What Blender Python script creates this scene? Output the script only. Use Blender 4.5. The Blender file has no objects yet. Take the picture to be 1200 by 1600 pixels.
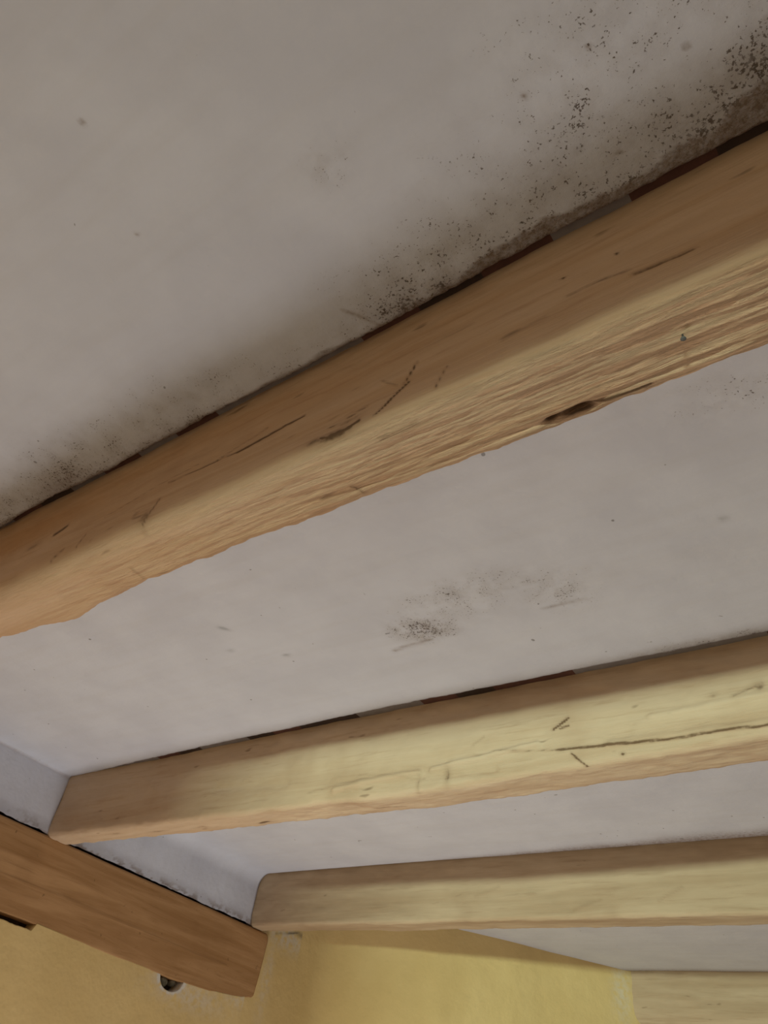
import bpy, math
import numpy as np
from mathutils import Matrix, Vector

# ---------------------------------------------------------------- scale
S = 0.55          # metres per unit: the ceiling is one unit above the camera
ZC = 1.75         # camera height above the floor
def W(x, y, z): return (x * S, y * S, ZC + z * S)
FLOOR = -ZC / S
scene = bpy.context.scene
C = scene.collection

# ---------------------------------------------------------------- camera
cd = bpy.data.cameras.new('camera'); cam = bpy.data.objects.new('camera', cd); C.objects.link(cam)
F = 1173.0
cd.sensor_fit = 'VERTICAL'; cd.sensor_height = 36.0; cd.lens = 36.0 * F / 1600.0
cd.clip_start = 0.01
R = Matrix(((0.81114472, 0.29812035, 0.50315852),
            (0.56814008, -0.6058206, -0.55695445),
            (0.13878434, 0.73763518, -0.6607823)))
cam.matrix_world = Matrix.Translation(W(0, 0, 0)) @ R.to_4x4()
scene.camera = cam

# ---------------------------------------------------------------- light
world = bpy.data.worlds.new('world'); scene.world = world
world.use_nodes = True
bg = world.node_tree.nodes['Background']
bg.inputs[0].default_value = (1.0, 0.84, 0.74, 1); bg.inputs[1].default_value = 0.27

def area(name, loc, target, sx, sy, power, col, spread=180):
    l = bpy.data.lights.new(name, 'AREA'); l.shape = 'RECTANGLE'; l.size = sx * S; l.size_y = sy * S
    l.energy = power; l.color = col; l.spread = math.radians(spread)
    o = bpy.data.objects.new(name, l); C.objects.link(o)
    o.location = W(*loc)
    d = Vector(W(*target)) - Vector(W(*loc))
    o.rotation_euler = d.to_track_quat('-Z', 'Y').to_euler()
    return o
def point(name, loc, rad, power, col):
    l = bpy.data.lights.new(name, 'POINT'); l.shadow_soft_size = rad * S; l.energy = power; l.color = col
    o = bpy.data.objects.new(name, l); C.objects.link(o); o.location = W(*loc); return o

area('next_room_light', (1.95, -9.0, -0.85), (-1.0, 2.2, 0.9), 1.5, 0.30, 300, (0.78, 1.0, 0.82))
point('room_lamp', (-1.85, 1.85, -1.50), 0.50, 24.5, (1.0, 0.965, 0.94))
point('fill_light', (-1.1, -0.9, -1.9), 0.35, 5.0, (1.0, 0.80, 0.68))  # added fill with no real source, brightens the near joist face and white strip

vs = scene.view_settings
vs.view_transform = 'Standard'; vs.look = 'None'; vs.exposure = 0.0; vs.gamma = 1.0; vs.use_curve_mapping = False

# ---------------------------------------------------------------- noise in numpy
def _h(ix, iy, seed):
    n = (ix * 374761393 + iy * 668265263 + seed * 974634777) & 0xffffffff
    n = ((n ^ (n >> 13)) * 1274126177) & 0xffffffff
    n = n ^ (n >> 16)
    return (n & 0xffff) / 65535.0
def vn(x, y, seed=0):
    x = np.asarray(x, float); y = np.asarray(y, float) + 0 * x; x = x + 0 * y
    ix = np.floor(x).astype(np.int64); iy = np.floor(y).astype(np.int64)
    fx = x - ix; fy = y - iy
    fx = fx * fx * (3 - 2 * fx); fy = fy * fy * (3 - 2 * fy)
    a = _h(ix, iy, seed); b = _h(ix + 1, iy, seed); c = _h(ix, iy + 1, seed); d = _h(ix + 1, iy + 1, seed)
    return (a * (1 - fx) + b * fx) * (1 - fy) + (c * (1 - fx) + d * fx) * fy
def fbm(x, y, seed=0, o=4):
    s = 0; a = 0.5
    for k in range(o):
        s = s + a * vn(x * 2 ** k, y * 2 ** k, seed + 17 * k); a *= 0.5
    return s / (1 - 0.5 ** o) - 0.5       # about -0.5 .. 0.5

# ---------------------------------------------------------------- mesh helpers
def mesh_obj(name, verts, faces, mat, parent=None, smooth=True, attrs=None, loc=None):
    """verts in units; the object's origin goes to loc (units)."""
    v = np.asarray(verts, float).reshape(-1, 3)
    l = np.array(loc if loc is not None else (0, 0, 0), float)
    v = (v - l) * S
    me = bpy.data.meshes.new(name)
    me.from_pydata(v.tolist(), [], faces.tolist() if hasattr(faces, 'tolist') else faces)
    if smooth: me.polygons.foreach_set('use_smooth', [True] * len(me.polygons))
    for k, a in (attrs or {}).items():
        at = me.attributes.new(k, 'FLOAT', 'POINT'); at.data.foreach_set('value', np.asarray(a, np.float32).ravel())
    me.materials.append(mat)
    me.update()
    o = bpy.data.objects.new(name, me); C.objects.link(o)
    if parent:
        o.parent = parent; o.location = (0, 0, 0) if loc is None else tuple((l - PL[parent.name]) * S)
    else:
        o.location = W(*l)
    PL[o.name] = l
    return o
PL = {}
def grid_faces(nu, nv, off=0):
    i, j = np.meshgrid(np.arange(nu - 1), np.arange(nv - 1), indexing='ij')
    a = (i * nv + j).ravel() + off
    return np.stack([a, a + nv, a + nv + 1, a + 1], 1)
def tag(o, label=None, cat=None, group=None, kind=None):
    if label: o['label'] = label
    if cat: o['category'] = cat
    if group: o['group'] = group
    if kind: o['kind'] = kind
    return o

# ---------------------------------------------------------------- material helpers
class NT:
    def __init__(s, name):
        s.m = bpy.data.materials.new(name); s.m.use_nodes = True
        s.t = s.m.node_tree; s.b = s.t.nodes['Principled BSDF']
        s.b.inputs['Specular IOR Level'].default_value = 0.15
    def n(s, typ, **kw):
        nd = s.t.nodes.new(typ)
        for k, v in kw.items():
            if hasattr(nd, k) and k not in nd.inputs: setattr(nd, k, v)
        return nd
    def put(s, v, sock):
        if isinstance(v, (int, float)): sock.default_value = v
        elif isinstance(v, tuple): sock.default_value = v if len(v) == 4 or len(v) == len(sock.default_value) else (*v, 1)
        else: s.t.links.new(v, sock)
    def obj(s, sx=1, sy=1, sz=1, off=(0, 0, 0)):
        tc = s.n('ShaderNodeTexCoord'); mp = s.n('ShaderNodeMapping')
        s.t.links.new(tc.outputs['Object'], mp.inputs[0])
        mp.inputs['Scale'].default_value = (sx, sy, sz); mp.inputs['Location'].default_value = off
        return mp.outputs[0]
    def noise(s, vec, scale, detail=4, rough=0.55, dist=0):
        nd = s.n('ShaderNodeTexNoise'); s.t.links.new(vec, nd.inputs['Vector'])
        nd.inputs['Scale'].default_value = scale; nd.inputs['Detail'].default_value = detail
        nd.inputs['Roughness'].default_value = rough; nd.inputs['Distortion'].default_value = dist
        return nd.outputs['Fac']
    def math(s, op, a, b=0.0, c=None, clamp=False):
        nd = s.n('ShaderNodeMath'); nd.operation = op; nd.use_clamp = clamp
        s.put(a, nd.inputs[0]); s.put(b, nd.inputs[1])
        if c is not None: s.put(c, nd.inputs[2])
        return nd.outputs[0]
    def rng(s, v, a, b, c=0.0, d=1.0, smooth=True):
        nd = s.n('ShaderNodeMapRange')
        if smooth: nd.interpolation_type = 'SMOOTHSTEP'
        s.put(v, nd.inputs['Value'])
        for k, q in zip(('From Min', 'From Max', 'To Min', 'To Max'), (a, b, c, d)): s.put(q, nd.inputs[k])
        return nd.outputs[0]
    def mix(s, f, a, b, mode='MIX'):
        nd = s.n('ShaderNodeMix'); nd.data_type = 'RGBA'; nd.blend_type = mode
        s.put(f, nd.inputs['Factor']); s.put(a, nd.inputs['A'] if False else nd.inputs[6]); s.put(b, nd.inputs[7])
        return nd.outputs[2]
    def attr(s, name):
        nd = s.n('ShaderNodeAttribute'); nd.attribute_name = name; return nd.outputs['Fac']
    def bump(s, h, strength, dist, prev=None):
        nd = s.n('ShaderNodeBump'); s.put(h, nd.inputs['Height'])
        s.put(strength, nd.inputs['Strength']); nd.inputs['Distance'].default_value = dist
        if prev is not None: s.t.links.new(prev, nd.inputs['Normal'])
        return nd.outputs[0]
    def done(s, col, rough=0.9, normal=None):
        s.put(col, s.b.inputs['Base Color']); s.put(rough, s.b.inputs['Roughness'])
        if normal is not None: s.t.links.new(normal, s.b.inputs['Normal'])
        return s.m

# white plaster with mould: attributes mould (dense specks), stain_shade (soft brown, plus painted contact shadow at the far joist), grey (grey-blue dabs)
def plaster_material():
    p = NT('white_plaster'); v = p.obj()
    mould = p.attr('mould'); stain_shade = p.attr('stain_shade'); grey = p.attr('grey'); bare = p.attr('bare')
    base = p.mix(p.rng(p.noise(v, 9, 3), 0.3, 0.7), (0.58, 0.598, 0.67), (0.63, 0.652, 0.725))
    # faint brush strokes along the bay
    base = p.mix(p.rng(p.noise(p.obj(6, 60, 6), 1.0, 3), 0.4, 0.75, 0, 0.12), base, (0.50, 0.485, 0.47))
    s1 = p.noise(v, 470, 3, 0.6); s2 = p.noise(v, 190, 4, 0.65); cl = p.noise(v, 38, 3, 0.6)
    comb = p.math('ADD', p.math('MULTIPLY', s1, 0.60), p.math('ADD', p.math('MULTIPLY', s2, 0.20), p.math('MULTIPLY', cl, 0.25)))
    th = p.math('SUBTRACT', 0.66, p.math('MULTIPLY', mould, 0.158))
    sp = p.rng(comb, th, p.math('ADD', th, 0.03))
    sp = p.math('MULTIPLY', sp, p.rng(mould, 0.02, 0.2))
    soft = p.math('MULTIPLY', mould, p.rng(cl, 0.35, 0.62, 0.08, 0.60))
    col = p.mix(soft, base, (0.26, 0.215, 0.175))
    col = p.mix(p.math('MULTIPLY', stain_shade, p.rng(s2, 0.3, 0.7, 0.55, 1.0), clamp=True), col, (0.19, 0.125, 0.08))
    col = p.mix(p.math('MULTIPLY', sp, p.rng(s2, 0.35, 0.65, 0.5, 0.88)), col, (0.085, 0.062, 0.045))
    # sparse isolated fly spots over the whole bay
    fly = p.rng(p.noise(v, 95, 1, 0.3), 0.80, 0.82)
    col = p.mix(p.math('MULTIPLY', fly, 0.6), col, (0.12, 0.11, 0.10))
    col = p.mix(grey, col, (0.14, 0.15, 0.155))
    col = p.mix(p.math('MULTIPLY', bare, p.rng(s2, 0.3, 0.6, 0.6, 1.0)), col, (0.20, 0.15, 0.115))
    h1 = p.noise(v, 28, 3); h2 = p.noise(v, 420, 2, 0.6); h3 = p.noise(v, 150, 4, 0.7)
    nb = p.bump(h1, 0.35, 0.006)
    nb = p.bump(h2, 0.10, 0.0012, nb)
    nb = p.bump(h3, p.math('MULTIPLY', p.math('ADD', mould, bare), 0.75, clamp=True), 0.0035, nb)
    return p.done(col, 0.92, nb)

# yellow wall paint, white plaster showing where 'bare' is 1
def wall_material():
    p = NT('yellow_wall_paint'); v = p.obj()
    bare = p.attr('bare'); crack = p.attr('crack')
    base = p.mix(p.rng(p.noise(v, 5, 4), 0.3, 0.7), (0.58, 0.42, 0.18), (0.64, 0.475, 0.215))
    base = p.mix(p.rng(p.noise(v, 60, 3), 0.55, 0.8, 0, 0.25), base, (0.50, 0.36, 0.16))
    col = p.mix(p.math('MULTIPLY', bare, p.rng(p.noise(v, 70, 3), 0.3, 0.6), clamp=True), base, (0.58, 0.54, 0.47))
    col = p.mix(crack, col, (0.05, 0.045, 0.04))
    nb = p.bump(p.noise(v, 22, 3), 0.4, 0.008)
    nb = p.bump(p.noise(v, 300, 3), 0.15, 0.001, nb)
    return p.done(col, 0.85, nb)

# wood: grain runs along object X (or Y); attribute mark = dark knots and cracks, rough = sawn ridges, light = pale sapwood
def wood_material(name, c_lo, c_hi, c_streak, axis='X', seed=0.0, ridge=1.0):
    p = NT(name)
    mark = p.attr('mark'); rough = p.attr('rough'); amber = p.attr('amber')
    k = (1, 14, 14) if axis == 'X' else (14, 1, 14)
    v = p.obj(*k, off=(seed, seed, 0)); vf = p.obj(k[0] * 1.0, k[1] * 1.0, k[2] * 1.0, off=(seed + 5, 0, 3)); vi = p.obj(off=(seed, 2, 1))
    g1 = p.noise(v, 2.2, 6, 0.6, 0.6); g2 = p.noise(vf, 9, 5, 0.65, 0.3); blot = p.noise(vi, 7, 3)
    col = p.mix(p.rng(g1, 0.3, 0.7), c_lo, c_hi)
    col = p.mix(p.rng(g2, 0.52, 0.74, 0, 0.45), col, c_streak)
    col = p.mix(p.rng(blot, 0.5, 0.75, 0, 0.35), col, c_streak)
    col = p.mix(p.math('MULTIPLY', amber, 0.6), col, (0.42, 0.20, 0.06))
    kn = p.rng(p.noise(p.obj(5, 22, 22, off=(seed, 7, 0)), 3.0, 2), 0.70, 0.78, 0, 0.55)
    col = p.mix(kn, col, (0.12, 0.07, 0.035))
    mk = p.rng(p.math('ADD', mark, p.math('MULTIPLY', p.math('SUBTRACT', p.noise(vi, 160, 3), 0.5), 0.5)), 0.30, 0.75)
    mk = p.math('MULTIPLY', mk, p.rng(mark, 0.02, 0.25))
    col = p.mix(p.math('MULTIPLY', mk, 0.85), col, (0.055, 0.032, 0.018))
    col = p.mix(p.math('MULTIPLY', p.math('MULTIPLY', mark, 0.6, clamp=True), 1.0), col, (0.20, 0.11, 0.055))
    rk = (7, 80, 80) if axis == 'X' else (80, 7, 80)
    r1 = p.noise(p.obj(*rk, off=(seed, 0, 0)), 3.2, 5, 0.62, 0.9)
    nb = p.bump(g1, 0.25, 0.004)
    nb = p.bump(p.noise(vi, 500, 2), 0.15, 0.0006, nb)
    nb = p.bump(r1, p.math('MULTIPLY', rough, 0.9 * ridge, clamp=True), 0.008, nb)
    nb = p.bump(p.math('MULTIPLY', mark, -1.0), 0.6, 0.002, nb)
    return p.done(col, 0.78, nb)

def plain(name, col, scale=40, var=0.3, rough=0.9, bump=0.3):
    p = NT(name); v = p.obj()
    n = p.noise(v, scale, 4)
    c = p.mix(p.rng(n, 0.3, 0.7), tuple(q * (1 - var) for q in col), tuple(min(1, q * (1 + var)) for q in col))
    return p.done(c, rough, p.bump(n, bump, 0.003))

def gap_material():
    # clay tile and grey mortar seen in sections along the gaps
    p = NT('clay_tile_and_mortar')
    tc = p.n('ShaderNodeTexCoord'); sp = p.n('ShaderNodeSeparateXYZ'); p.t.links.new(tc.outputs['Object'], sp.inputs[0])
    cell = p.n('ShaderNodeTexWhiteNoise'); cell.noise_dimensions = '2D'
    fx = p.math('FLOOR', p.math('MULTIPLY', sp.outputs[0], 1 / 0.062)); fy = p.math('FLOOR', p.math('MULTIPLY', sp.outputs[1], 1 / 0.12))
    cb = p.n('ShaderNodeCombineXYZ'); p.put(fx, cb.inputs[0]); p.put(fy, cb.inputs[1]); p.t.links.new(cb.outputs[0], cell.inputs[0])
    r = cell.outputs['Value']
    v = p.obj(); n = p.noise(v, 60, 4)
    a = p.mix(n, (0.16, 0.135, 0.13), (0.26, 0.235, 0.225)); b = p.mix(n, (0.07, 0.035, 0.028), (0.14, 0.065, 0.048)); d = p.mix(n, (0.035, 0.025, 0.02), (0.07, 0.045, 0.035))
    col = p.mix(p.rng(r, 0.45, 0.46), a, d); col = p.mix(p.rng(r, 0.72, 0.73), col, b)
    return p.done(col, 0.9, p.bump(n, 0.5, 0.003))

M_PL = plaster_material(); M_WALL = wall_material(); M_GAP = gap_material()
M_J1 = wood_material('adzed_pine', (0.52, 0.335, 0.20), (0.61, 0.425, 0.285), (0.37, 0.205, 0.115), 'X', 0.0)
M_J2 = wood_material('pale_pine', (0.49, 0.35, 0.23), (0.57, 0.435, 0.305), (0.36, 0.23, 0.135), 'X', 4.0, 0.5)
M_J3 = wood_material('smooth_pine', (0.37, 0.265, 0.165), (0.45, 0.34, 0.225), (0.27, 0.175, 0.10), 'X', 9.0, 0.3)
M_JA = wood_material('brown_planed_wood', (0.30, 0.16, 0.065), (0.45, 0.265, 0.125), (0.21, 0.105, 0.04), 'Y', 2.0, 0.15)
M_DARK = plain('dark_void_mortar', (0.05, 0.035, 0.025))
M_FLOOR = plain('stone_floor', (0.32, 0.30, 0.29), 6, 0.2)
M_STEEL = plain('dull_steel', (0.10, 0.10, 0.10), 100, 0.2, 0.4)
M_STONE = plain('grey_rubble', (0.16, 0.15, 0.11), 90, 0.5)

# ---------------------------------------------------------------- the joists: layout in units
# front face y, width, underside z, as functions of x
I = lambda x, xs, ys: np.interp(x, xs, ys)
J1 = dict(y0=0.498, w=lambda x: I(x, [-2.8, -1.62, -1.48, -1.36, -1.27, -1.1, -.83, -.5, .9], [.115, .120, .128, .142, .128, .116, .114, .117, .120]),
          zb=lambda x: I(x, [-2.8, -1.4, -.9, -.5, .9], [.775, .772, .766, .764, .766]),
          r1=lambda x: I(x, [-2.8, -1.5, -1.0, -.5, 0, .9], [.060, .052, .034, .026, .014, .012]), r2=.013)
J2 = dict(y0=1.565, w=lambda x: I(x, [-2.9, -2.4, -1.7, -1.1, -.25, .9], [.085, .105, .105, .108, .105, .105]),
          zb=lambda x: I(x, [-2.9, -2.5, -1.7, -1.1, -.25, .9], [.782, .776, .763, .757, .777, .78]),
          r1=lambda x: 0.016 + 0 * x, r2=.012)
J3 = dict(y0=2.69, w=lambda x: I(x, [-2.9, -2.5, -1.7, .9], [.07, .11, .115, .11]),
          zb=lambda x: I(x, [-2.9, -2.0, -1.3, -.6, .9], [.783, .778, .776, .773, .773]),
          r1=lambda x: 0.014 + 0 * x, r2=.014)
J4 = dict(y0=4.375, w=lambda x: 0.17 + 0 * x, zb=lambda x: 0.755 + 0 * x, r1=lambda x: 0.085 + 0 * x, r2=.04)
X_END = 1.30

def seg_density(px, py, a, b, r):
    ax, ay = a; bx, by = b
    dx, dy = bx - ax, by - ay; L = dx * dx + dy * dy + 1e-12
    t = np.clip(((px - ax) * dx + (py - ay) * dy) / L, 0, 1)
    d2 = (px - ax - t * dx) ** 2 + (py - ay - t * dy) ** 2
    return np.exp(-d2 / (r * r))
def ell_density(px, py, c, rx, ry, ang=0):
    ca, sa = math.cos(ang), math.sin(ang)
    u = (px - c[0]) * ca + (py - c[1]) * sa; v = -(px - c[0]) * sa + (py - c[1]) * ca
    return np.exp(-((u / rx) ** 2 + (v / ry) ** 2))

def build_joist(J, x0, x1, dx, nf, mat, label, seed, face_marks=(), under_marks=(), amber=(), rough_fn=None, lump=0.004, ztop=1.027, ridge=.0034, nu=None, lines=()):
    xs = np.arange(x0, x1 + dx / 2, dx); n = len(xs)
    y0 = J['y0'] + 0.006 * fbm(xs * 1.3, xs * 0, seed)
    w = J['w'](xs) + 0.008 * fbm(xs * 3, xs * 0, seed + 5); zb = J['zb'](xs) + 0.008 * fbm(xs * 2.1, xs * 0, seed + 9)
    r1 = J['r1'](xs); r2 = np.full(n, J['r2'])
    cols = []   # (y, z, ny, nz)
    def add(y, z, ny, nz): cols.append((y + 0 * xs, z + 0 * xs, ny + 0 * xs, nz + 0 * xs))
    add(y0 + w * 0.5, ztop, 0, 1)
    for t in np.linspace(0, 1, nf): add(y0, ztop + (zb + r1 - ztop) * t, -1, 0)
    for a in np.linspace(0, math.pi / 2, 10)[1:]:
        add(y0 + r1 - r1 * math.cos(a), zb + r1 - r1 * math.sin(a), -math.cos(a), -math.sin(a))
    nu = nu or max(10, int(nf * .55))
    for t in np.linspace(0, 1, nu)[1:]: add(y0 + r1 + (w - r1 - r2) * t, zb, 0, -1)
    for a in np.linspace(0, math.pi / 2, 6)[1:]:
        add(y0 + w - r2 + r2 * math.sin(a), zb + r2 - r2 * math.cos(a), math.sin(a), -math.cos(a))
    for t in np.linspace(0, 1, 14)[1:]: add(y0 + w, zb + r2 + (ztop - zb - r2) * t, 1, 0)
    add(y0 + w * 0.5, ztop, 0, 1)
    A = np.array(cols)                      # (m, 4, n)
    m = A.shape[0]
    Yv = A[:, 0].T.copy(); Zv = A[:, 1].T.copy(); NY = A[:, 2].T; NZ = A[:, 3].T
    Xv = np.repeat(xs[:, None], m, 1)
    per = np.zeros((n, m)); per[:, 1:] = np.cumsum(np.hypot(np.diff(Yv, axis=1), np.diff(Zv, axis=1)), axis=1)
    rough = (rough_fn(Xv, Yv, Zv, NY, NZ) if rough_fn else np.clip(-NZ, 0, 1) * 0.6)
    d = lump * fbm(Xv * 4, per * 9, seed + 21) + 0.6 * lump * fbm(Xv * 14, per * 22, seed + 31)
    # long tool marks and torn grain on the sawn faces
    skew = per + 0.06 * fbm(Xv * 1.2, per * 3, seed + 71, 2)
    rid = fbm(Xv * 12.0, skew * 135, seed + 41, 3)
    d += rough * ridge * rid
    # ragged far arris
    arr = np.clip(1 - np.abs(Yv - (y0 + w)[:, None]) / 0.016, 0, 1) * np.clip(1 - (Zv - zb[:, None]) / 0.03, 0, 1)
    d += arr * (0.012 * fbm(Xv * 30, per * 10, seed + 51) - 0.002)
    for a, b, rr, amp in lines: d += amp * seg_density(Xv, Zv + .004 * fbm(Xv * 9, Xv * 0, 7), a, b, rr) * np.clip(-NY, 0, 1)
    mark = np.zeros_like(Xv)
    front = NY < -0.35
    wob = 0.006 * fbm(Xv * 18, Zv * 30, seed + 61)
    for mk in face_marks:
        if mk[0] == 'c': q = seg_density(Xv, Zv + wob, mk[1], mk[2], mk[3]) * mk[4]
        else: q = ell_density(Xv, Zv + wob, mk[1], mk[2], mk[3], mk[5] if len(mk) > 5 else 0) * mk[4]
        mark = np.maximum(mark, np.where(front, q, 0))
    under = NZ < -0.2
    for mk in under_marks:
        if mk[0] == 'c': q = seg_density(Xv, Yv + wob, mk[1], mk[2], mk[3]) * mk[4]
        else: q = ell_density(Xv, Yv + wob, mk[1], mk[2], mk[3], mk[5] if len(mk) > 5 else 0) * mk[4]
        mark = np.maximum(mark, np.where(under, q, 0))
        if mk[0] == 'n': d -= 0.012 * np.where(NZ < 0.1, q, 0)
    am = np.zeros_like(Xv)
    for c, rx, ry, k in amber: am = np.maximum(am, np.where(front, ell_density(Xv, Zv, c, rx, ry) * k, 0))
    Yv += NY * d; Zv += np.where(NZ > 0.5, 0, NZ * d)
    V = np.stack([Xv, Yv, Zv], 2).reshape(-1, 3)
    Fc = grid_faces(n, m).tolist()
    Fc.append(list(range(m - 1))[::1]); Fc.append([(n - 1) * m + k for k in range(m - 1)][::-1])
    o = mesh_obj('ceiling_joist', V, Fc, mat, attrs=dict(mark=mark, rough=rough, amber=am), loc=(x0, J['y0'] + .06, .77))
    tag(o, label, 'ceiling beam', 'exposed ceiling joists')
    return o

# ---------------------------------------------------------------- structure: ceiling plaster with the white strip over the wall beam
XW = -2.77
def ceiling_bays():
    V = []; Fc = []; off = 0; AT = dict(mould=[], stain_shade=[], grey=[], bare=[])
    def bay(y_lo, y_hi, gap_lo, gap_hi, x1, dx, dy, cove, zbot, seed, mfn, gapdepth=True):
        """plaster sheet running along x, turning down at the wall with radius cove to z = zbot"""
        nonlocal off
        # path in x: up the wall, round the cove, along the ceiling ; list of (x, z, nx, nz)
        path = []
        for z in np.linspace(zbot, 1 - cove, 26): path.append((XW + (0.010 * max(0, 1 - (z - zbot) / 0.05) ** 1.5 if zbot < .9 else 0), z, 1, 0))
        for a in np.linspace(0, math.pi / 2, 8)[1:]: path.append((XW + cove - cove * math.cos(a), 1 - cove + cove * math.sin(a), math.cos(a), -math.sin(a)))
        for x in np.arange(XW + cove + dx, x1, dx): path.append((x, 1.0, 0, -1))
        P = np.array(path); n = len(P)
        ts = np.linspace(0, 1, int((y_hi - y_lo) / dy) + 1)
        fr = 0.5 * np.abs(fbm(P[:, 0] * 22, P[:, 1] * 30, seed + 3)) + 0.6 * fbm(P[:, 0] * 5, P[:, 1] * 20, seed + 4, 3) + .35 * np.abs(fbm(P[:, 0] * 70, P[:, 1] * 60, seed + 8))
        hi = y_hi - gap_hi(P[:, 0], P[:, 1]) - 0.014 * fr * (gap_hi(P[:, 0], P[:, 1]) > 0.004)
        lo = y_lo + gap_lo(P[:, 0], P[:, 1])
        Yv = lo[:, None] + (hi - lo)[:, None] * ts[None, :]
        Xv = np.repeat(P[:, 0:1], len(ts), 1); Zv = np.repeat(P[:, 1:2], len(ts), 1)
        d = 0.010 * fbm(Xv * 1.5, Yv * 2, seed, 3) + 0.0015 * fbm(Xv * 14, Yv * 14 + Zv * 9, seed + 2, 3)
        mo, st, gr, ba = mfn(Xv, Yv, Zv)
        d += mo * 0.0035 * fbm(Xv * 60, Yv * 70, seed + 6, 3)
        edge = np.clip(1 - (hi[:, None] - Yv) / 0.012, 0, 1)
        Zv2 = Zv + np.abs(P[:, 3])[:, None] * (-d) + np.abs(P[:, 3])[:, None] * 0.003 * edge ** 2
        Xv2 = Xv + P[:, 2][:, None] * d
        # ragged lower edge over the beam
        rag = np.clip(1 - (Zv - zbot) / 0.012, 0, 1)
        Zv2 = Zv2 + rag * 0.008 * fbm(Yv * 25, Yv * 0, seed + 7)
        # sheet thickness: folded rows at both long edges
        def ext(M, dlt): return np.concatenate([M[:, :1] + dlt, M, M[:, -1:] + dlt], 1)
        Xe = np.concatenate([Xv2[:, :1] - P[:, 2:3] * 0.026, Xv2, Xv2[:, -1:] - P[:, 2:3] * 0.026], 1)
        Ze = np.concatenate([Zv2[:, :1] - P[:, 3:4] * 0.026, Zv2, Zv2[:, -1:] - P[:, 3:4] * 0.026], 1)
        Ye = ext(Yv, 0)
        V.append(np.stack([Xe, Ye, Ze], 2).reshape(-1, 3)); m = len(ts) + 2
        Fc.append(grid_faces(n, m, off)); off += n * m
        for k, a in zip(('mould', 'stain_shade', 'grey', 'bare'), (mo, st, gr, ba)):
            AT[k].append(np.concatenate([a[:, :1], a, a[:, -1:]], 1).ravel())
    zero = lambda x, z: 0 * x
    b1 = J1['y0']; b1b = b1 + .108; b2 = J2['y0']; b2b = b2 + .10; b3 = J3['y0']; b3b = b3 + .11; b4 = J4['y0']

    def m0(X, Y, Z):
        e = b1 - Y
        band = I(X, [-2.7, -1.7, -1.45, -1.3, -1.15, -.95, -.8, -.62, -.5, -.43, -.3, -.2, -.1, 0, .15, .6], [.1, .4, .85, 1, .7, .8, .55, .5, .8, 1, 1, 1, 1, 1, .95, .9])
        wid = I(X, [-2.7, -1.7, -1.3, -.9, -.6, -.43, -.2, 0, .1, .6], [.07, .09, .10, .085, .07, .10, .125, .17, .22, .28])
        mo = band * np.exp(-(np.maximum(e - .012, 0) / wid) ** 1.6) * (0.75 + 0.9 * fbm(X * 7, Y * 16, 91, 3))
        mo = np.maximum(mo, .42 * ell_density(X, Y, (-.43, .235), .035, .03))
        mo = np.maximum(mo, .33 * ell_density(X, Y, (-.05, .30), .16, .12))
        mo = np.maximum(mo, .70 * ell_density(X, Y, (.07, .40), .06, .07))
        st = .55 * ell_density(X, Y, (-1.33, .462), .09, .022) + .40 * ell_density(X, Y, (-1.05, .472), .12, .014) + .30 * ell_density(X, Y, (-.40, .465), .10, .015) + .22 * ell_density(X, Y, (0, .42), .2, .05)
        for q, s in (((-.17, .299), .0035), ((-.084, .291), .003), ((.007, .349), .004), ((-.681, .014), .004), ((-.741, .164), .003), ((-.44, .46), .004), ((-.1, .42), .004)):
            st = np.maximum(st, .9 * ell_density(X, Y, q, s, s))
        st = np.maximum(st, .6 * seg_density(X, Y + .006 * fbm(X * 60, Y * 60, 5), (-.548, .425), (-.512, .478), .003))
        ba = np.clip((.026 * np.clip(I(X, [-.42, -.32, -.1, .1], [0, .75, 1, 1.6]), 0, 2) * (1 + 1.3 * fbm(X * 12, X * 0, 93)) + .012 * fbm(X * 70, Y * 70, 94) - (e - .02)) / .004, 0, 1) * (X > -.42)
        ba = np.maximum(ba, .7 * np.clip((.008 * (1 + 2 * fbm(X * 16, X * 0, 95)) - (e - .018)) / .004, 0, 1))
        return np.clip(mo, 0, 1), np.clip(st, 0, .9), 0 * X, ba * .85
    def m1(X, Y, Z):
        n = 0.7 + 1.2 * fbm(X * 9, Y * 9, 96, 3)
        mo = .88 * ell_density(X, Y, (-.925, 1.236), .075, .042, .3) + .38 * ell_density(X, Y, (-.79, 1.17), .16, .07, .1) * n + .48 * ell_density(X, Y, (-.56, 1.225), .10, .07) * n + .30 * ell_density(X, Y, (-.68, 1.14), .12, .05) * n
        mo += .30 * ell_density(X, Y, (-.10, .86), .09, .05) + .22 * ell_density(X, Y, (-.35, .68), .12, .05)
        e = b2 - Y
        mo += I(X, [-2.8, -2.0, -.7, -.42, -.2, .2], [.05, .2, .15, .55, .75, .8]) * np.exp(-(np.maximum(e - .02, 0) / .03) ** 1.5) * (Z > .99)
        st = .6 * seg_density(X, Y + .012 * fbm(X * 40, Y * 40, 12), (-1.04, 1.287), (-.93, 1.275), .006) + .45 * seg_density(X, Y, (-.62, 1.268), (-.52, 1.275), .004)
        st += .15 * ell_density(X, Y, (-.92, 1.24), .07, .04)
        st += .30 * ell_density(X, Y, (-.35, 1.53), .30, .02)
        gr = .55 * ell_density(X, Y + .01 * fbm(X * 50, Y * 50, 4), (-1.40, 1.028), .016, .007, .9) + .5 * ell_density(X, Y, (-1.329, 1.195), .010, .006) + .3 * ell_density(X, Y, (-1.46, 1.115), .012, .007) + .35 * ell_density(X, Y, (-.194, 1.142), .008, .008)
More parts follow.
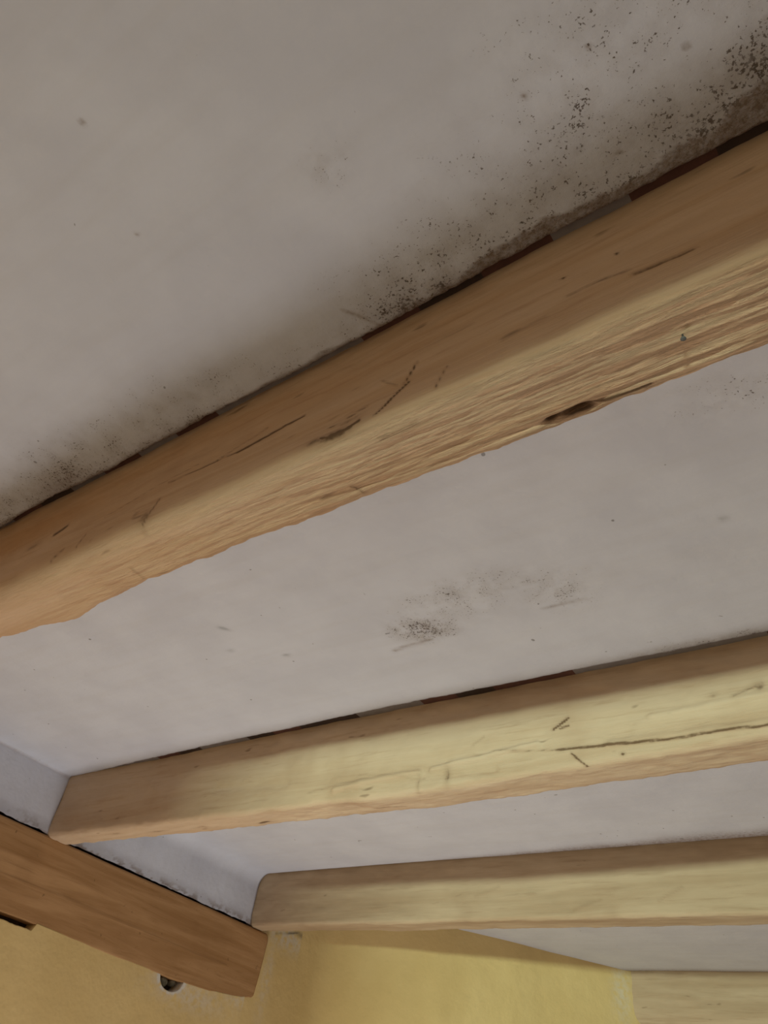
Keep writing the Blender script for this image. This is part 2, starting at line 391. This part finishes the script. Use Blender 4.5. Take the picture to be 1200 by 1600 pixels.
        # crack between ceiling and wall strip
        crack = np.clip(1 - np.abs(np.hypot(X - XW - .004, (Z - .996))) / .006, 0, 1) * (.35 + .9 * np.clip(fbm(Y * 14, Y * 0, 8) + .3, 0, 1))
        lowm = np.clip(1 - (Z - .79) / .04, 0, 1) * (X < XW + .05)
        st = st + .55 * lowm * (fbm(Y * 30, Z * 50, 9) > .06)
        return np.clip(mo, 0, 1), np.clip(st + crack, 0, .9), gr, 0 * X
    def m2(X, Y, Z):
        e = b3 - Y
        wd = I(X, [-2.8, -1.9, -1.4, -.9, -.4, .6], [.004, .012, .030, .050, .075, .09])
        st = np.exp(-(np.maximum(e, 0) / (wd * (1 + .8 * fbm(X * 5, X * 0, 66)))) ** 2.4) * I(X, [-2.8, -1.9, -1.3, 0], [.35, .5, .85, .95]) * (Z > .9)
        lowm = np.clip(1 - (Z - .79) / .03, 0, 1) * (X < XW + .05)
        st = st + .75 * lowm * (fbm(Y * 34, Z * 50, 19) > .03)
        return 0.15 * st, np.clip(st, 0, .9), 0 * X, 0 * X
    def m3(X, Y, Z):
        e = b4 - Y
        st = .8 * np.exp(-(np.maximum(e, 0) / .05) ** 2)  # dark stain along the far joist, its contact shadow painted in
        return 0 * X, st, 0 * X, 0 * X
    g1 = lambda x, z: I(x, [-2.8, -1.6, -1.38, -1.2, -1.1, -.5, -.3, 0, .3], [.012, .014, .020, .012, .016, .016, .020, .018, .014])
    g2 = lambda x, z: I(x, [-2.77, -2.72, -2.5, -2.2, -1.9, -1.5, -1.2, -.9, -.3, .3], [.003, .003, .006, .016, .022, .028, .030, .028, .024, .024])
    g3 = lambda x, z: 0.002 + 0 * x
    bay(-1.5, -.24, zero, zero, X_END, .02, .02, .03, .9, 3, m0)
    bay(-.24, b1, zero, g1, X_END, .0045, .0045, .03, .9, 3, m0)
    bay(b1b, b2, zero, g2, X_END, .0085, .0085, .006, .785, 103, m1)
    bay(b2b, b3, zero, g3, X_END, .012, .010, .055, .785, 203, m2)
    bay(b3b, b4, zero, g3, X_END, .02, .02, .03, .9, 303, m3)
    o = mesh_obj('ceiling', np.concatenate(V), np.concatenate(Fc), M_PL, attrs={k: np.concatenate(a) for k, a in AT.items()})
    o['kind'] = 'structure'
ceiling_bays()

def box(name, lo, hi, mat, kind='structure'):
    x0, y0, z0 = lo; x1, y1, z1 = hi
    v = [(x0, y0, z0), (x1, y0, z0), (x1, y1, z0), (x0, y1, z0), (x0, y0, z1), (x1, y0, z1), (x1, y1, z1), (x0, y1, z1)]
    f = [(0, 3, 2, 1), (4, 5, 6, 7), (0, 1, 5, 4), (1, 2, 6, 5), (2, 3, 7, 6), (3, 0, 4, 7)]
    o = mesh_obj(name, v, f, mat, smooth=False)
    if kind: o['kind'] = kind
    return o
# rough tile deck above the plaster, seen through the gaps
box('trim_1', (-3.0, -1.5, 1.028), (X_END, 5.6, 1.07), M_GAP)
# dark masonry core behind the wall skin and behind the white strip
for nm, b in (('trim_3', J1['y0']), ('trim_4', J2['y0'])):
    box(nm, (-2.80, b - .05, 1.008 if nm == 'trim_4' else 1.018), (X_END, b + .01, 1.03), M_GAP)
box('trim_2', (-3.0, -1.5, FLOOR), (-2.83, 3.3, 1.028), M_DARK)
box('floor', (-3.0, -10.5, FLOOR - .1), (3.0, 5.6, FLOOR), M_FLOOR)

# ---------------------------------------------------------------- walls
BEAM_Y = [-1.5, 1.36, 1.60, 2.00, 2.35, 2.55, 2.66, 2.74, 2.785]
BEAM_Z = [.505, .508, .510, .498, .492, .496, .504, .512, .524]
def beam_bottom(y): return np.interp(y, BEAM_Y, BEAM_Z)
def wall_left():
    V = []; Fc = []; B = []; K = []; off = 0
    def piece(ys, top, bot_levels, seed):
        nonlocal off
        zz = []
        for t in bot_levels: zz.append(FLOOR + (top - FLOOR) * t)
        Z = np.array(zz).T; n, m = Z.shape
        Y = np.repeat(ys[:, None], m, 1)
        X = XW + 0.012 * fbm(Y * 1.5, Z * 1.5, seed) * np.clip((top[:, None] - Z) / .2, 0, 1) * np.clip((3.08 - Y) / .3, 0, 1)
        bare = np.maximum(ell_density(Y, Z, (2.335, .492), .085, .052), .0)
        bare = np.maximum(bare, .55 * ell_density(Y, Z, (2.76, .50), .12, .03))
        bare = np.maximum(bare, .5 * ell_density(Y, Z, (2.45, .46), .2, .05))
        bare = np.maximum(bare, .7 * ell_density(Y, Z, (2.95, .80), .16, .05))
        bare = np.maximum(bare, .4 * ell_density(Y, Z, (2.87, .62), .03, .15))
        hr = np.abs(np.hypot((Y - 2.335) / .070, (Z - .497) / .050) - 1.0)
        bare = np.maximum(bare, 1.6 * np.exp(-(hr / .16) ** 2) * (Z < .5))
        cr = .9 * seg_density(Y, Z + .006 * fbm(Y * 40, Y * 0, 3), (2.87, .797), (3.27, .910), .005) * np.clip(.5 + 2 * fbm(Y * 12, Y * 0, 6), 0, 1)
        cr = np.maximum(cr, .5 * ell_density(Y, Z, (3.05, .835), .06, .012))
        X = np.concatenate([X, np.full((n, 1), -2.84)], 1); Y = np.concatenate([Y, ys[:, None]], 1)
        Z = np.concatenate([Z, top[:, None]], 1); bare = np.concatenate([bare, bare[:, -1:]], 1); K.append(np.concatenate([cr, cr[:, -1:]], 1).ravel())
        V.append(np.stack([X, Y, Z], 2).reshape(-1, 3)); Fc.append(grid_faces(n, m + 1, off)); off += n * (m + 1); B.append(bare.ravel())
    lv = np.concatenate([np.linspace(0, .9, 20), np.linspace(.905, 1, 110)])
    ys = np.arange(-1.5, 2.7601, .004)
    top = beam_bottom(ys) + .004
    # slot under the beam and the round hole beside it
    slot = np.clip((1.668 - ys) / .012, 0, 1) * .026 * (1 + .3 * fbm(ys * 30, ys * 0, 5))
    u = (ys - 2.335) / .064
    hole = np.where(np.abs(u) < 1, .047 * np.sqrt(np.clip(1 - np.abs(u) ** 2.2, 0, 1)), 0)
    piece(ys, top - slot - hole, lv, 7)
    ys = np.arange(2.755, 3.121, .006)
    piece(ys, np.full(len(ys), 1.0), lv, 7)
    o = mesh_obj('wall_left', np.concatenate(V), np.concatenate(Fc), M_WALL, attrs=dict(bare=np.concatenate(B), crack=np.concatenate(K)))
    o['kind'] = 'structure'
wall_left()
def wall_far():
    ctrl = np.array([(XW + .0004, 3.04), (XW + .0004, 3.12), (-2.765, 3.19), (-2.74, 3.24), (-2.68, 3.272), (-2.60, 3.30), (-2.42, 3.40), (-2.27, 3.525), (-2.158, 3.66), (-2.04, 3.82), (-1.943, 3.975), (-1.80, 4.16), (-1.665, 4.345), (-1.50, 4.56), (-1.2, 4.95), (-.8, 5.45)])
    s = np.concatenate([[0], np.cumsum(np.hypot(*np.diff(ctrl, axis=0).T))])
    t = np.arange(0, s[-1], .012)
    x = np.interp(t, s, ctrl[:, 0]); y = np.interp(t, s, ctrl[:, 1])
    k = np.hanning(9); k /= k.sum()
    for _ in range(2):
        xp = np.pad(x, 4, mode='edge'); yp = np.pad(y, 4, mode='edge')
        x = np.convolve(xp, k, 'valid'); y = np.convolve(yp, k, 'valid')
    zz = np.concatenate([np.linspace(FLOOR, .3, 16), np.linspace(.32, 1.01, 60)])
    X = np.repeat(x[:, None], len(zz), 1); Y = np.repeat(y[:, None], len(zz), 1); Z = np.repeat(zz[None], len(x), 0)
    d = .010 * fbm(X * 2 + Y * 2, Z * 2, 44)
    X = X + d * np.clip(t[:, None] / .2, 0, 1) * .7; Y = Y - d * np.clip(t[:, None] / .2, 0, 1) * .7
    bare = .5 * ell_density(X, Z, (-1.68, .9), .03, .14)
    Xo = np.concatenate([X, X[:, -1:] - .05], 1); Yo = np.concatenate([Y, Y[:, -1:] + .05], 1); Zo = np.concatenate([Z, Z[:, -1:]], 1)
    o = mesh_obj('wall_far', np.stack([Xo, Yo, Zo], 2).reshape(-1, 3), grid_faces(len(x), len(zz) + 1), M_WALL, attrs=dict(bare=np.concatenate([bare, bare[:, -1:]], 1)))
    o['kind'] = 'structure'
wall_far()
# wall behind the photographer with a doorway to the lit room
YB = -1.5; HEAD = .420; JAMB = -.71
box('wall_back', (-3.0, YB - .12, HEAD), (3.0, YB, 1.07), M_WALL)
box('wall_back.001', (-3.0, YB - .12, FLOOR), (JAMB, YB, HEAD), M_WALL)
box('wall_back.002', (1.6, YB - .12, FLOOR), (3.0, YB, HEAD), M_WALL)

# ---------------------------------------------------------------- joists
def rough1(X, Y, Z, NY, NZ):
    # sawn underside; on the left the axe-hewn face reaches a little up the side
    u = np.clip(-NZ * 1.6 - .15, 0, 1)
    s = np.clip(.5 + (0.835 - Z) / .03, 0, 1) * np.clip(-NY, 0, 1) * .25
    fade = I(X, [-2.8, -1.6, -1.0, -.5, -.2, .2], [.25, .35, .6, .9, 1.0, 1.1])
    return np.maximum(u, s) * fade
build_joist(J1, -2.9, X_END, .0045, 70, M_J1, 'large rough-sawn wooden beam nearest the camera, crossing the whole picture, with a dark knot midway', 1,
    face_marks=[('e', (-.57, .792), .040, .012, .75), ('e', (-.613, .797), .022, .010, .55), ('e', (-.55, .812), .035, .007, .45), ('c', (-.59, .815), (-.52, .825), .002, .6), ('c', (-.60, .80), (-.575, .785), .003, .8), ('c', (-.56, .79), (-.53, .80), .005, 1.0),
                ('c', (-.50, .795), (-.447, .833), .003, .9), ('c', (-.455, .835), (-.44, .875), .0025, .8), ('c', (-.40, .79), (-.385, .83), .0022, .6), ('c', (-.47, .84), (-.50, .87), .002, .5),
                ('c', (-.97, .868), (-.80, .868), .0022, .7), ('c', (-.80, .868), (-.655, .878), .003, .95), ('c', (-.85, .87), (-.74, .895), .002, .45),
                ('e', (-1.0, .80), .018, .018, .55), ('c', (-1.0, .785), (-.975, .83), .004, .6), ('e', (-1.0, .77), .010, .025, .4),
                ('c', (-1.33, .882), (-1.29, .892), .005, .85), ('e', (-1.40, .873), .030, .010, .5), ('c', (-1.28, .80), (-1.25, .815), .004, .6), ('c', (-1.20, .80), (-1.19, .83), .003, .6),
                ('c', (-.125, .842), (-.055, .838), .0035, .7), ('c', (-.21, .865), (-.13, .855), .003, .55), ('c', (-.30, .83), (-.24, .84), .003, .4),
                ('e', (-.214, .909), .004, .003, 1.0), ('e', (-.141, .907), .003, .003, .9), ('c', (-.45, .90), (-.35, .905), .002, .35), ('c', (-1.15, .86), (-.9, .885), .0015, .45)],
    under_marks=[('n', (-.244, .600), .024, .0075, 1.4), ('n', (-.278, .598), .014, .005, .9), ('c', (-.22, .598), (-.15, .60), .003, .8), ('c', (-1.098, .566), (-1.098, .60), .003, .6), ('c', (-.595, .575), (-.585, .597), .003, .6), ('e', (-.81, .612), .03, .004, .6), ('c', (-.5, .52), (-.44, .515), .003, .5)],
    amber=[((-1.5, .93), .35, .06, .9), ((-1.05, .96), .5, .03, .6), ((-.5, .94), .3, .03, .25)],
    rough_fn=rough1, lump=.006, ridge=.0058, nu=80)
build_joist(J2, -2.80, X_END, .0055, 60, M_J2, 'knotty middle beam of the three long ones, lit yellow-green, dark gap above it', 2,
    face_marks=[('c', (-.739, .868), (-.70, .892), .004, .9), ('c', (-.72, .868), (-.70, .872), .004, .7), ('c', (-.694, .802), (-.658, .765), .003, .8), ('e', (-1.03, .79), .010, .028, .55), ('e', (-1.118, .78), .006, .028, .45),
                ('c', (-.90, .835), (-.73, .816), .0025, .5), ('c', (-.73, .816), (-.50, .803), .0035, .9), ('c', (-.50, .803), (-.1, .80), .003, .9), ('c', (-.1, .80), (.3, .785), .003, .8), ('e', (-.572, .784), .006, .004, .9),
                ('e', (-.265, .89), .014, .014, .6), ('c', (-.32, .875), (-.26, .898), .005, .5), ('e', (-.36, .885), .012, .006, .5), ('c', (-.96, .86), (-.93, .88), .004, .35), ('c', (-1.32, .83), (-1.10, .79), .003, .25), ('c', (-1.5, .80), (-1.28, .815), .003, .4)],
    under_marks=[('e', (-1.73, 1.64), .028, .006, 1.0), ('e', (-2.2, 1.62), .05, .008, .5), ('e', (-2.0, 1.63), .04, .006, .45), ('e', (-2.40, 1.60), .03, .008, .5), ('c', (-1.3, 1.62), (-1.2, 1.63), .003, .5)],
    rough_fn=lambda X, Y, Z, NY, NZ: np.clip(-NZ, 0, 1) * .35 + .45 * np.clip(-NY, 0, 1) * np.clip((X + 1.7) / .5, 0, 1) * np.clip((.86 - Z) / .03, 0, 1), lump=.014,
    lines=[((-1.40, .795), (-1.12, .812), .008, .010), ((-1.08, .812), (-.78, .838), .007, .010), ((-.60, .812), (-.2, .806), .008, .006), ((-1.02, .79), (-.9, .79), .012, -.006), ((-.5, .86), (-.1, .87), .010, .005), ((-1.9, .86), (-1.6, .84), .015, -.006)])
build_joist(J3, -2.80, X_END, .010, 40, M_J3, 'far long beam ending on the brown wall beam, yellow wall just below it', 3,
    face_marks=[('c', (-.9, .82), (-.82, .86), .006, .35), ('c', (-1.2, .80), (-1.1, .83), .006, .3), ('c', (-1.6, .86), (-1.5, .89), .006, .3)],
    rough_fn=lambda X, Y, Z, NY, NZ: np.clip(-NZ, 0, 1) * .2 + .06, lump=.008)
build_joist(J4, -1.80, X_END, .012, 40, M_J3, 'rounded beam end coming out of the yellow wall at the lower right corner', 4,
    rough_fn=lambda X, Y, Z, NY, NZ: 0 * X + .1, lump=.012)

# nail in the underside of the near joist
def lathe(name, prof, loc, mat, parent, n=16):
    V = []; Fc = []
    for r, z in prof:
        for k in range(n):
            a = 2 * math.pi * k / n; V.append((loc[0] + r * math.cos(a), loc[1] + r * math.sin(a), loc[2] + z))
    for j in range(len(prof) - 1):
        for k in range(n): Fc.append((j * n + k, j * n + (k + 1) % n, (j + 1) * n + (k + 1) % n, (j + 1) * n + k))
    Fc.append(list(range(n))[::-1]); Fc.append([(len(prof) - 1) * n + k for k in range(n)])
    return mesh_obj(name, V, Fc, mat, parent, loc=loc)
near = bpy.data.objects['ceiling_joist']
nail = lathe('nail', [(.0012, .02), (.0012, -.003), (.0030, -.0035), (.0034, -.0045), (.0020, -.0055)], (-.095, .551, .763), M_STEEL, near)
nail['label'] = 'dark steel nail head'

# ---------------------------------------------------------------- the brown beam let into the wall under the joists
def wall_beam():
    ys = np.concatenate([np.arange(-1.5, 2.70, .010), np.arange(2.70, 2.826, .0025)])
    top = .779 + .003 * fbm(ys * 3, ys * 0, 3)
    bot = beam_bottom(ys)
    # right end: rounded lower corner, slanting end
    r = .045; yc = 2.822 - r
    c = np.clip((ys - yc) / r, 0, 1)
    bot = np.where(ys > yc, np.maximum(bot, .520 + r - r * np.sqrt(np.clip(1 - c ** 2, 0, 1))), bot)
    top = top - .030 * np.clip((ys - 2.797) / .028, 0, 1) ** 1.5
    bot[-1] = min(bot[-1], top[-1] - .05)
    nz = 60; t = np.linspace(0, 1, nz)
    Z = top[:, None] + (bot - top)[:, None] * t; Y = np.repeat(ys[:, None], nz, 1)
    X = -2.757 - .014 * t[None, :] ** 1.5 + .005 * fbm(Y * 2, Z * 4, 8)
    rr = np.minimum((t * .27) / .008, 1); X = X - .006 * (1 - np.sqrt(1 - (1 - rr) ** 2))[None]
    rb = np.clip((ys - 2.805) / .02, 0, 1)[:, None]; X = X - .012 * rb ** 2
    mark = 0 * X
    mark = np.maximum(mark, .35 * seg_density(Y, Z + .01 * fbm(Y * 5, Z * 5, 4), (1.3, .62), (2.6, .60), .004))
    Xe = np.concatenate([np.full((len(ys), 1), -2.90), X, np.full((len(ys), 1), -2.90)], 1)
    Ye = np.concatenate([Y[:, :1], Y, Y[:, :1]], 1); Ze = np.concatenate([Z[:, :1], Z, Z[:, -1:]], 1)
    mk = np.concatenate([mark[:, :1], mark, mark[:, -1:]], 1)
    m = nz + 2; n = len(ys)
    Fc = grid_faces(n, m).tolist(); Fc.append([(n - 1) * m + k for k in range(m)]); Fc.append(list(range(m))[::-1])
    o = mesh_obj('wall_beam', np.stack([Xe, Ye, Ze], 2).reshape(-1, 3), Fc, M_JA, attrs=dict(mark=mk, rough=.05 + 0 * mk, amber=0 * mk), loc=(-2.8, .6, .64))
    tag(o, 'brown planed beam set flush in the yellow wall, carrying the joist ends at lower left', 'wall beam')
wall_beam()

# rubble lodged in the hole under the wall beam
def lump(name, c, r, mat, seed):
    V = []; n1, n2 = 12, 18
    for i in range(n1 + 1):
        th = math.pi * i / n1
        for j in range(n2):
            ph = 2 * math.pi * j / n2
            k = 1 + .35 * float(fbm(3 + 1.5 * math.cos(ph) * math.sin(th), 3 + 1.5 * math.sin(ph) * math.sin(th) + math.cos(th), seed, 2))
            V.append((c[0] + r[0] * k * math.sin(th) * math.cos(ph), c[1] + r[1] * k * math.sin(th) * math.sin(ph), c[2] + r[2] * k * math.cos(th)))
    Fc = [(i * n2 + j, (i + 1) * n2 + j, (i + 1) * n2 + (j + 1) % n2, i * n2 + (j + 1) % n2) for i in range(n1) for j in range(n2)]
    return mesh_obj(name, V, Fc, mat, loc=c)
st = lump('stone', (-2.803, 2.312, .476), (.020, .026, .020), M_STONE, 5)
tag(st, 'small grey stone lodged in the hole under the brown wall beam, left one', 'stone', 'stones in the wall hole')
st = lump('stone', (-2.808, 2.366, .484), (.020, .018, .014), M_STONE, 9)
tag(st, 'smaller stone at the right side of the hole under the brown wall beam', 'stone', 'stones in the wall hole')
